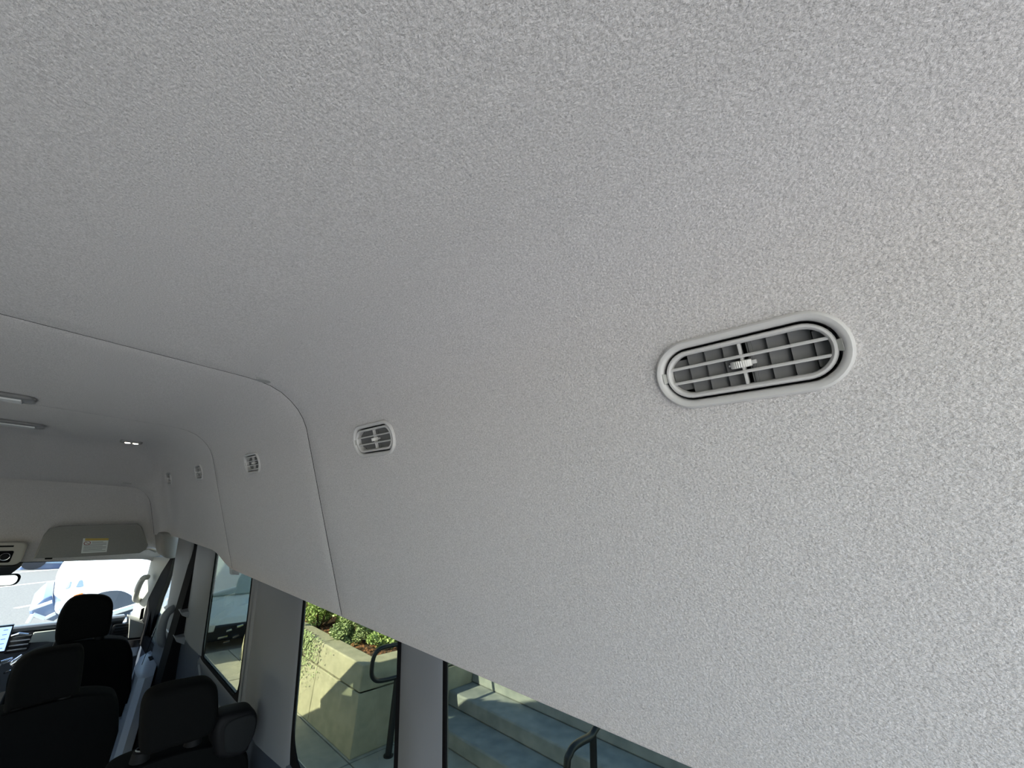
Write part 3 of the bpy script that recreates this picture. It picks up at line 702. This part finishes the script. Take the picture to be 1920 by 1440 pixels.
# seat belt at the front seat
sb = empty('seat_belt', aty(243, 1320, 3.7), 'thin dark seat belt strap running down past the front seat with silver tongue', 'seat belt')
mb = MB(); a0 = aty(291, 1180, 3.75); a1 = aty(262, 1255, 3.72); a2 = aty(243, 1330, 3.68)
for P_, Q_ in ((a0, a1), (a1, a2)):
    mb.hexa([P_, (P_[0] + .006, P_[1] + .03, P_[2]), (P_[0] + .009, P_[1] + .03, P_[2]), (P_[0] + .003, P_[1], P_[2])], [Q_, (Q_[0] + .006, Q_[1] + .03, Q_[2]), (Q_[0] + .009, Q_[1] + .03, Q_[2]), (Q_[0] + .003, Q_[1], Q_[2])])
mb.build('strap', BLK, sb)
c = aty(243, 1312, 3.66)
mb = MB(); mb.slab([(c[0] + p, 0, c[2] + q) for p, q in rrect(.018, .028, .008, 4)], 1, c[1], c[1] + .012, .003, 2); mb.build('tongue', mat('tongue_metal', (.5, .55, .62), .3, metal=.7), sb)

# ================================================================ outside
GZ = -2.35
CONC = mat('pale_concrete', (.42, .40, .30), .85, col2=(.33, .315, .235), scale=9, detail=8, bump=.3, bscale=90, bdist=.003)
STEP = mat('shaded_step_concrete', (.27, .295, .30), .85, col2=(.18, .205, .215), scale=7, detail=8, bump=.4, bscale=120, bdist=.003)  # dark bluish tone carries the shade lying on the steps
WALKM = mat('sidewalk_concrete', (.38, .375, .33), .9, col2=(.29, .29, .26), scale=6, detail=9, bump=.35, bscale=120, bdist=.003)
ASPH = mat('asphalt', (.20, .20, .195), .9, col2=(.15, .15, .148), scale=30, detail=8, bump=.4, bscale=150, bdist=.004)
mb = MB(); mb.box(-60, 90, -50, 110, GZ - .5, GZ - .14)
g = mb.build('road', ASPH); setp(g, kind='structure'); g['label'] = 'asphalt parking lot'
mb = MB(); mb.box(-14, 1.118, -14, 6.5, GZ - .145, GZ - .12)  # unseen pale ground, added to throw sunlight up into the cabin
ap = mb.build('bounce_ground', mat('bounce_ground_tone', (.46, .46, .465), .9, col2=(.40, .40, .405), scale=6)); setp(ap, kind='structure'); ap['label'] = 'unseen pale ground sheet added to bounce light into the van'
# raised pavement with individual slabs beside the van
wk = empty('sidewalk', (3, 3, GZ - .13), kind='structure')
mb = MB(); mb.box(1.12, 9, -6, 8.76, GZ - .14, GZ - .03); mb.build('slab_bed', mat('joint_dark', (.12, .12, .11), .95), wk)
for i in range(4):
    for j in range(10):
        x0 = 1.12 + [0, 1.46, 2.9, 4.4][i]; x1 = 1.12 + [1.46, 2.9, 4.4, 7.8][i]; y0 = -6 + 1.476 * j; y1 = y0 + 1.476
        mb = MB(); mb.box(x0 + .006, x1 - .006, y0 + .006, y1 - .006, GZ - .06, GZ + random.uniform(-.002, .002)); mb.build('paving_slab', WALKM, wk, bevel=.006, smooth=False)
# planter
pl_ = empty('concrete_planter', (4.5, 7, GZ), 'board marked concrete planter with chamfered rim and mulch bed', 'planter')
X0, Y0, ZT = 2.60, 4.38, -1.55
mb = MB(); mb.box(X0 + .03, X0 + .2, Y0 + .03, 8.18, GZ, ZT - .02); mb.box(X0 + .03, 8, Y0 + .03, Y0 + .2, GZ, ZT - .02); mb.build('core', mat('joint_dark', (.12, .12, .11), .95), pl_)
zj = -1.80
ye = [Y0 - .004, 5.42, 6.9, 8.2]
for k in range(3):
    for z0, z1, dx in ((GZ, zj, 0), (zj, ZT, .0)):
        mb = MB(); mb.box(X0 + dx, X0 + .22, ye[k] + (.004 if k else 0), ye[k + 1] - .004, z0 + (.006 if z0 > GZ else 0), z1 - (.006 if z1 < ZT - .01 else 0)); mb.build('wall_panel', CONC, pl_, bevel=.014 if z1 == ZT else .008)
xe = [X0 + .22, 5.0, 8.0]
for k in range(2):
    for z0, z1 in ((GZ, zj), (zj, ZT)):
        mb = MB(); mb.box((X0 + .011) if k == 0 else xe[k] + .004, xe[k + 1] - .004, Y0 - .0050, Y0 + .2, z0 + (.006 if z0 > GZ else 0), z1 - (.006 if z1 < ZT - .01 else .0008)); mb.build('wall_panel', CONC, pl_, bevel=.012)
# upper cheek wall beside the upper steps
mb = MB(); mb.box(5.6, 12, Y0 - .002, Y0 + .25, GZ, -.6); mb.build('cheek_wall', CONC, pl_, bevel=.012)
# mulch
mb = MB(); mb.box(X0 + .2, 8, Y0 + .18, 8.2, ZT - .2, ZT - .07); mb.build('soil_bed', mat('soil', (.10, .06, .04), .95), pl_)
chips = MB()
for k in range(5200):
    x = X0 + .22 + random.random() ** 1.3 * 2.6; y = Y0 + .2 + random.random() ** 1.2 * 4
    z = ZT - .07 + random.random() * .03; a_ = random.random() * PI; l = random.uniform(.012, .035); ww = random.uniform(.004, .01); t_ = random.uniform(-.5, .5)
    dx, dy = math.cos(a_) * l, math.sin(a_) * l; ex, ey = -math.sin(a_) * ww, math.cos(a_) * ww
    chips.add([(x - dx - ex, y - dy - ey, z), (x + dx - ex, y + dy - ey, z + t_ * l), (x + dx + ex, y + dy + ey, z + t_ * l + .004), (x - dx + ex, y - dy + ey, z + .004)], [(0, 1, 2, 3)])
o = chips.build('bark_mulch', mat('bark', (.60, .28, .14), .9, col2=(.28, .12, .06), scale=25), None, smooth=False); setp(o, 'reddish brown bark mulch covering the planter bed', 'mulch', kind='stuff')
# shrubs
LEAF = [mat('leaf_green', (.30, .42, .14), .5, col2=(.42, .52, .20), scale=14), mat('leaf_yellow_green', (.40, .52, .20), .55), mat('leaf_grey_green', (.42, .50, .28), .6, col2=(.28, .36, .16), scale=18)]
def shrub(x, y, r, h, n, M, label, zbase=ZT - .07, squash=1.0, droop=0, name='shrub'):
    root = empty(name, (x, y, zbase), label, 'shrub', 'shrubs in the planter')
    lf = MB(); rnd = random.Random(int(x * 1000 + y * 77))
    stems = MB()
    blobs = [(rnd.gauss(0, .42) * r, rnd.gauss(0, .42) * r, rnd.random() ** .8 * h * .85, rnd.uniform(.16, .3) * r) for _ in range(26)]
    for bx, by, bz, br in blobs[:14]:
        stems.tube([(x + bx * .2, y + by * .2, zbase), (x + bx * .7, y + by * .7, zbase + bz * .5), (x + bx, y + by, zbase + bz)], [.008, .006, .003], 5)
    for k in range(n):
        bx, by, bz, br = blobs[k % 26]
        d = Vector((rnd.gauss(0, 1), rnd.gauss(0, 1), rnd.gauss(0, 1))).normalized() * br * rnd.uniform(.55, 1.15)
        p = Vector((x + bx + d.x, y + by + d.y, zbase + max(.01, bz + d.z)))
        s_ = rnd.uniform(.013, .024); t1 = Vector((rnd.gauss(0, 1), rnd.gauss(0, 1), rnd.gauss(0, .6))).normalized(); t2 = t1.orthogonal().normalized()
        t2 = (Matrix.Rotation(rnd.random() * 6.28, 3, t1) @ t2)
        lf.add([p - t1 * s_, p - t2 * s_ * .55 + t1 * s_ * .1, p + t1 * s_, p + t2 * s_ * .55 + t1 * s_ * .1], [(0, 1, 2, 3)])
    f_ = lf.build('foliage', M, root, smooth=False); f_['kind'] = 'stuff'
    stems.build('stem', mat('stem_brown', (.10, .06, .035), .9), root)
    return root
sh = [(2.95, 6.35, .42, .75, 11000, 0, 'tall bright green shrub at the far end of the planter beside the grey window pillar'),
      (3.0, 5.40, .34, .44, 9000, 2, 'grey green rounded shrub at the planter rim in the middle of the window'),
      (3.38, 5.85, .42, .62, 9000, 0, 'leafy green shrub directly behind the rounded rim shrub'),
      (3.30, 5.02, .26, .30, 5000, 1, 'small light green shrub above the mulch left of the black rail loop'),
      (3.72, 5.15, .30, .32, 5000, 2, 'low grey green shrub behind the top of the black rail loop'),
      (4.3, 6.3, .6, .8, 8000, 0, 'wide green shrub at the back of the planter'),
      (3.3, 7.4, .55, 1.0, 8000, 0, 'largest green shrub farthest behind in the planter')]
for x, y, r, h, n, mi, lb in sh: shrub(x, y, r, h, n, LEAF[mi], lb)
# trailing plant over the rim
tp_ = empty('trailing_plant', (X0 - .02, 6.0, -1.9), 'pale trailing plant hanging down the sunlit planter wall', 'plant'); lf = MB(); rnd = random.Random(3)
for k in range(1500):
    y = rnd.gauss(5.95, .25); z = ZT + .05 - abs(rnd.gauss(0, .2)) * (1 if rnd.random() < .7 else 1.6); p = Vector((X0 - .01 - rnd.random() * .05, y, z)); s_ = rnd.uniform(.01, .018)
    t1 = Vector((rnd.gauss(0, .3), rnd.gauss(0, 1), rnd.gauss(0, 1))).normalized(); t2 = t1.cross(Vector((1, 0, 0))).normalized()
    lf.add([p - t1 * s_, p - t2 * s_ * .6, p + t1 * s_, p + t2 * s_ * .6], [(0, 1, 2, 3)])
f_ = lf.build('foliage', LEAF[2], tp_, smooth=False); f_['kind'] = 'stuff'
vs_ = MB()
for k in range(9):
    y = 5.7 + .09 * k; vs_.tube([(X0 + .05, y, ZT + .02), (X0 - .015, y + .01, ZT + .01), (X0 - .012, y - .02, ZT - .2 - .03 * (k % 3))], .003, 5)
vs_.build('stem', mat('stem_brown', (.1, .06, .035), .9), tp_)
# steps
stp = empty('concrete_stairs', (6, 1, GZ), 'shaded wide concrete steps rising beside the planter', 'stairs')
NR = 8
for k in range(NR):
    x0 = 3.45 + .38 * k; z1 = GZ + .15 * (k + 1)
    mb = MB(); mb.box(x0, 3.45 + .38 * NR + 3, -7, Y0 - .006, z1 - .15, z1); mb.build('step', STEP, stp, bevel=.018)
# rail 1 (loop at the planter)
MET = mat('black_rail_metal', (.015, .016, .018), .35, metal=.3, spec=.6)
r1 = empty('handrail', (2.98, 4.18, GZ), 'black tube handrail with rounded loop in front of the planter corner', 'handrail')
Y_ = 4.18
lp = tr([(800, 1196), (742, 1209), (722, 1213), (708, 1220), (700, 1235), (697, 1255), (698, 1268), (706, 1276), (722, 1275), (742, 1270), (770, 1263)], Y_)
mb = MB(); mb.tube(catmull(lp, 3, False), .022, 12); mb.build('rail_loop', MET, r1)
b0 = atz(737, 1401, GZ); t0 = aty(741, 1270, Y_)
mb = MB(); mb.tube([(t0[0] + .03, Y_, GZ), (t0[0] + .03, Y_, t0[2] + .0)], .034, 12); mb.build('post', MET, r1)
mb = MB(); mb.tube([(t0[0] + .03, Y_, GZ), (t0[0] + .03, Y_, GZ + .012)], .05, 16); mb.build('base_plate', MET, r1)
# rail 2 nearer on the steps
r2 = empty('handrail', (3.1, 1.95, GZ), 'second black tube handrail rising over the middle of the steps', 'handrail')
Y_ = 1.95
lp = tr([(1060, 1470), (1063, 1440), (1068, 1414), (1076, 1400), (1092, 1389), (1108, 1380), (1117, 1366), (1138, 1335)], Y_)
lp[0] = (lp[1][0] - .01, Y_, GZ)
lp.insert(1, (lp[0][0], Y_, lp[2][2] - .5))
mb = MB(); mb.tube(catmull(lp, 3, False), .026, 12); mb.build('rail', MET, r2)
q = aty(1112, 1380, Y_); q2 = (q[0], Y_, GZ)
mb = MB(); mb.tube([q2, q], .028, 12); mb.build('post', MET, r2)
# building behind the shrubs
bw = MB(); bw.box(12.2, 13, 2, 40, GZ, 4.5); o = bw.build('building_wall', mat('far_wall', (.30, .28, .24), .9, noise_amt=.1, scale=2)); setp(o, 'plain tan building wall standing behind the shrubs', 'building')

# ---- parked white truck ahead
tk = empty('white_truck', (1.1, 9.0, GZ - .14), 'white truck with orange marker lamp parked ahead beyond the windscreen', 'truck')
def otr(pts, Y): return [aty(x, y, Y) for x, y in pts]
YT = 8.4
OLP = catmull([(x, y, 0) for x, y in [(104, 1152), (100, 1132), (101, 1112), (110, 1090), (124, 1072), (150, 1062), (200, 1053), (260, 1044), (290, 1025), (312, 990), (322, 985), (326, 1060), (325, 1165), (250, 1166), (150, 1166), (125, 1163)]], 3); OLP = [(p[0], p[1]) for p in OLP]
KT = .9; ZB = aty(150, 1160, YT)[2]
def onp(px, py, d=0):
    r = ray(px, py); t = (YT + d - KT * ZB) / (r[1] - KT * r[2]); return (r[0] * t, r[1] * t, r[2] * t)
def lean(pts, d=0): return [onp(x, y, d) for x, y in pts]
f_ = lean(OLP); c_ = Vector(f_[0]); c_ = sum((Vector(p) for p in f_), Vector()) / len(f_)
def insr(k, dy): return [(c_.x + (p[0] - c_.x) * k, c_.y + (p[1] - c_.y) * k + dy, c_.z + (p[2] - c_.z) * k) for p in f_]
mb = MB(); mb.loft([insr(.93, .0), insr(.965, .02), insr(.99, .07), insr(1, .15), insr(1, 1.7), insr(.95, 1.9)]); mb.build('truck_body', WHITE, tk)
arch = [(p[0], p[1]) for p in catmull([(x, y, 0) for x, y in [(163, 1150), (168, 1128), (182, 1114), (205, 1108), (228, 1108), (245, 1116), (254, 1130), (253, 1146), (240, 1156), (200, 1163)]], 3)]
mb = MB(); mb.loft([lean(arch, -.012), lean(arch, .05)]); mb.build('wheel_well', mat('wheel_well', (.05, .06, .07), .4), tk)
mb = MB(); mb.tube([onp(206, 1151, -.03), onp(254, 1136, -.03)], .035, 8); mb.build('sill_bar', WHITE, tk)
cw = aty(212, 1150, YT + .05); rw = .42
for (xx, yy) in ((cw[0] + .1, YT + .75), (cw[0] + .1, YT + 1.5)):
    mb = MB(); mb.tube([(xx, yy, GZ - .14 + rw), (xx, yy + .03, GZ - .14 + rw), (xx, yy + .25, GZ - .14 + rw)], [rw * .93, rw, rw], 28); wh = mb.build('wheel', mat('tyre', (.03, .03, .035), .8), tk)
    mb = MB(); mb.tube([(xx, yy - .01, GZ - .14 + rw), (xx, yy + .02, GZ - .14 + rw)], [rw * .5, rw * .6], 20); mb.build('hub', mat('hub_metal', (.5, .5, .52), .4, metal=.6), tk)
mb = MB(); mb.loft([lean([(133, 1125), (139, 1116), (155, 1111), (156, 1119), (138, 1127)], -0.03), lean([(133, 1125), (139, 1116), (155, 1111), (156, 1119), (138, 1127)], 0.05)]); mb.build('marker_lamp', mat('orange_lens', (.85, .22, .05), .3), tk)
mb = MB(); mb.loft([lean([(142, 1101), (148, 1089), (153, 1087), (155, 1098), (151, 1100)], -0.006), lean([(142, 1101), (148, 1089), (153, 1087), (155, 1098), (151, 1100)], 0.05)]); mb.build('side_badge', mat('badge_grey', (.25, .33, .42), .3), tk)
mb = MB(); mb.loft([lean([(122, 1104), (128, 1092), (133, 1090), (129, 1102)], -0.006), lean([(122, 1104), (128, 1092), (133, 1090), (129, 1102)], 0.05)]); mb.build('head_lamp', mat('lamp_grey', (.45, .47, .47), .3), tk)
mb = MB(); mb.slab(otr([(56, 1158), (54, 1146), (70, 1130), (82, 1120), (98, 1116), (104, 1135), (112, 1158), (100, 1166)], YT + .2), 1, YT + .2, YT + 1.7, .05, 3); mb.build('front_bumper', mat('bumper_blue_grey', (.12, .17, .28), .35), tk)
for a_, b_ in (((52, 1168), (62, 1152)), ((62, 1152), (84, 1160)), ((84, 1160), (104, 1150)), ((56, 1143), (98, 1128))):
    mb = MB(); mb.tube([aty(*a_, YT + .12), aty(*b_, YT + .12)], .022, 8); mb.build('guard_bar', WHITE, tk)
mb = MB(); mb.slab(otr([(118, 1152), (150, 1140), (155, 1160), (112, 1163)], YT - .02), 1, YT - .02, YT + .1, .01, 2); mb.build('step_plate', mat('lamp_grey', (.45, .47, .47), .3), tk)

# ---- silver SUV seen through the side window
sv = empty('silver_car', (3.1, 10.6, GZ - .14), 'silver car with black grille parked beyond the second side window', 'car')
YS = 9.4
SILV = mat('silver_paint', (.78, .84, .83), .3, coat=.5)
x0, x1 = aty(365, 1150, YS)[0], aty(520, 1150, YS)[0]
bz = lambda py: aty(430, py, YS)[2]
mb = MB(); rings = []
for y, zt_, ins in ((YS, bz(1172), .02), (YS + .12, bz(1160), 0), (YS + 1.2, bz(1138), 0), (YS + 1.9, bz(1060), .18), (YS + 2.3, bz(1052), .22), (YS + 3.8, bz(1052), .22), (YS + 4.5, bz(1120), .05)):
    zb2 = GZ + .05; rings.append([(x0 + ins, y, zt_ - .03), (x0 + ins + .12, y, zt_), (x1 - ins - .12, y, zt_), (x1 - ins, y, zt_ - .03), (x1, y, (zt_ + zb2) / 2), (x1, y, zb2), (x0, y, zb2), (x0, y, (zt_ + zb2) / 2)])
mb.loft(rings); mb.build('car_body', SILV, sv, bevel=.03)
mb = MB(); zz0, zz1 = bz(1130), bz(1064)
q = [(x0 + .12, YS + 1.17, bz(1138)), (x1 - .12, YS + 1.17, bz(1138)), (x1 - .32, YS + 1.86, bz(1062)), (x0 + .32, YS + 1.86, bz(1062))]
mb.hexa(q, [(x, y + .03, z - .03) for x, y, z in q])
mb.v = [(x, y - .03, z + .03) for x, y, z in mb.v]; mb.build('windscreen', mat('car_glass', (.42, .50, .50), .08), sv)
mb = MB(); mb.box(x0 + .03, x1 - .03, YS - .04, YS + .1, GZ + .0, bz(1170)); mb.build('bumper', mat('black_cladding', (.02, .022, .025), .4), sv, bevel=.03)
for (a0, a1, b0, b1) in ((408, 1197, 426, 1193), (424, 1184, 434, 1181), (436, 1196, 448, 1190), (444, 1176, 456, 1172), (418, 1205, 430, 1202)):
    mb = MB(); mb.tube([aty(a0, a1, YS - .06), aty(b0, b1, YS - .06)], .022, 8); mb.build('grille_bar', CHROME, sv)
for s_ in (x0 + .2, x1 - .2):
    mb = MB(); mb.box(s_ - .16, s_ + .16, YS - .05, YS + .02, bz(1180), bz(1166)); mb.build('head_lamp', mat('lamp_clear', (.75, .78, .78), .15), sv, bevel=.02)
    mb = MB(); mb.tube([(s_ - .1, YS + .8, GZ + .19), (s_ + .1, YS + .8, GZ + .19)], .33, 24); mb.build('wheel', mat('tyre', (.03, .03, .035), .8), sv)
mb = MB(); mb.slab(otr([(434, 1064), (448, 1064), (449, 1078), (435, 1078)], YS + .9), 1, YS + .9, YS + 1.1, .02, 2); mb.build('door_mirror', SEATP, sv)

# ---- parking lines, far cars
LINE = mat('line_paint', (.8, .8, .76), .8)
pl2 = []
for i, (a_, b_) in enumerate((((-30, 1104), (112, 1088)), ((30, 1140), (62, 1134)), ((-60, 1080), (125, 1066)))):
    A = atz(*a_, GZ - .138); B = atz(*b_, GZ - .138)
    d = (Vector(B) - Vector(A)); n_ = Vector((-d.y, d.x, 0)).normalized() * .06
    mb = MB(); mb.hexa([Vector(A) - n_, Vector(B) - n_, Vector(B) + n_, Vector(A) + n_], [Vector(p_) + Vector((0, 0, -.004)) for p_ in (Vector(A) - n_, Vector(B) - n_, Vector(B) + n_, Vector(A) + n_)])
    o = mb.build('parking_line', LINE, smooth=False)
    setp(o, ['white painted line on the sunlit lot level with the truck badge', 'short white painted line ending at the truck bumper', 'white painted line at the foot of the blue car'][i], 'road marking', 'painted lines on the parking lot')
bc = empty('blue_car', (1, 24, GZ - .14), 'dark blue car across the parking lot just under the sun visor', 'car')
YB = 23.
mb = MB(); mb.slab([aty(x, y, YB) for x, y in ((28, 1074), (32, 1064), (48, 1058), (60, 1050), (72, 1046), (110, 1043), (135, 1047), (160, 1056), (175, 1060), (175, 1063), (120, 1066))], 1, YB, YB + 1.8, .15, 3); mb.build('car_body', mat('blue_paint', (.06, .10, .22), .3, coat=.5), bc)
mb = MB(); mb.slab([aty(x, y, YB) for x, y in ((64, 1056), (74, 1049), (108, 1046), (130, 1052), (120, 1056))], 1, YB - .04, YB + .05); mb.build('side_glass', mat('car_glass2', (.3, .4, .5), .1), bc)
for px in (58, 135):
    c = aty(px, 1066, YB); mb = MB(); mb.tube([(c[0], YB - .05, GZ + .18), (c[0], YB + .2, GZ + .18)], .32, 20); mb.build('wheel', mat('tyre', (.03, .03, .035), .8), bc)

# ---- light sampling helpers at the real openings
portal('rear_opening', (XC, -.74, -.65), (0, 1, 0), 1.8, 2.0)
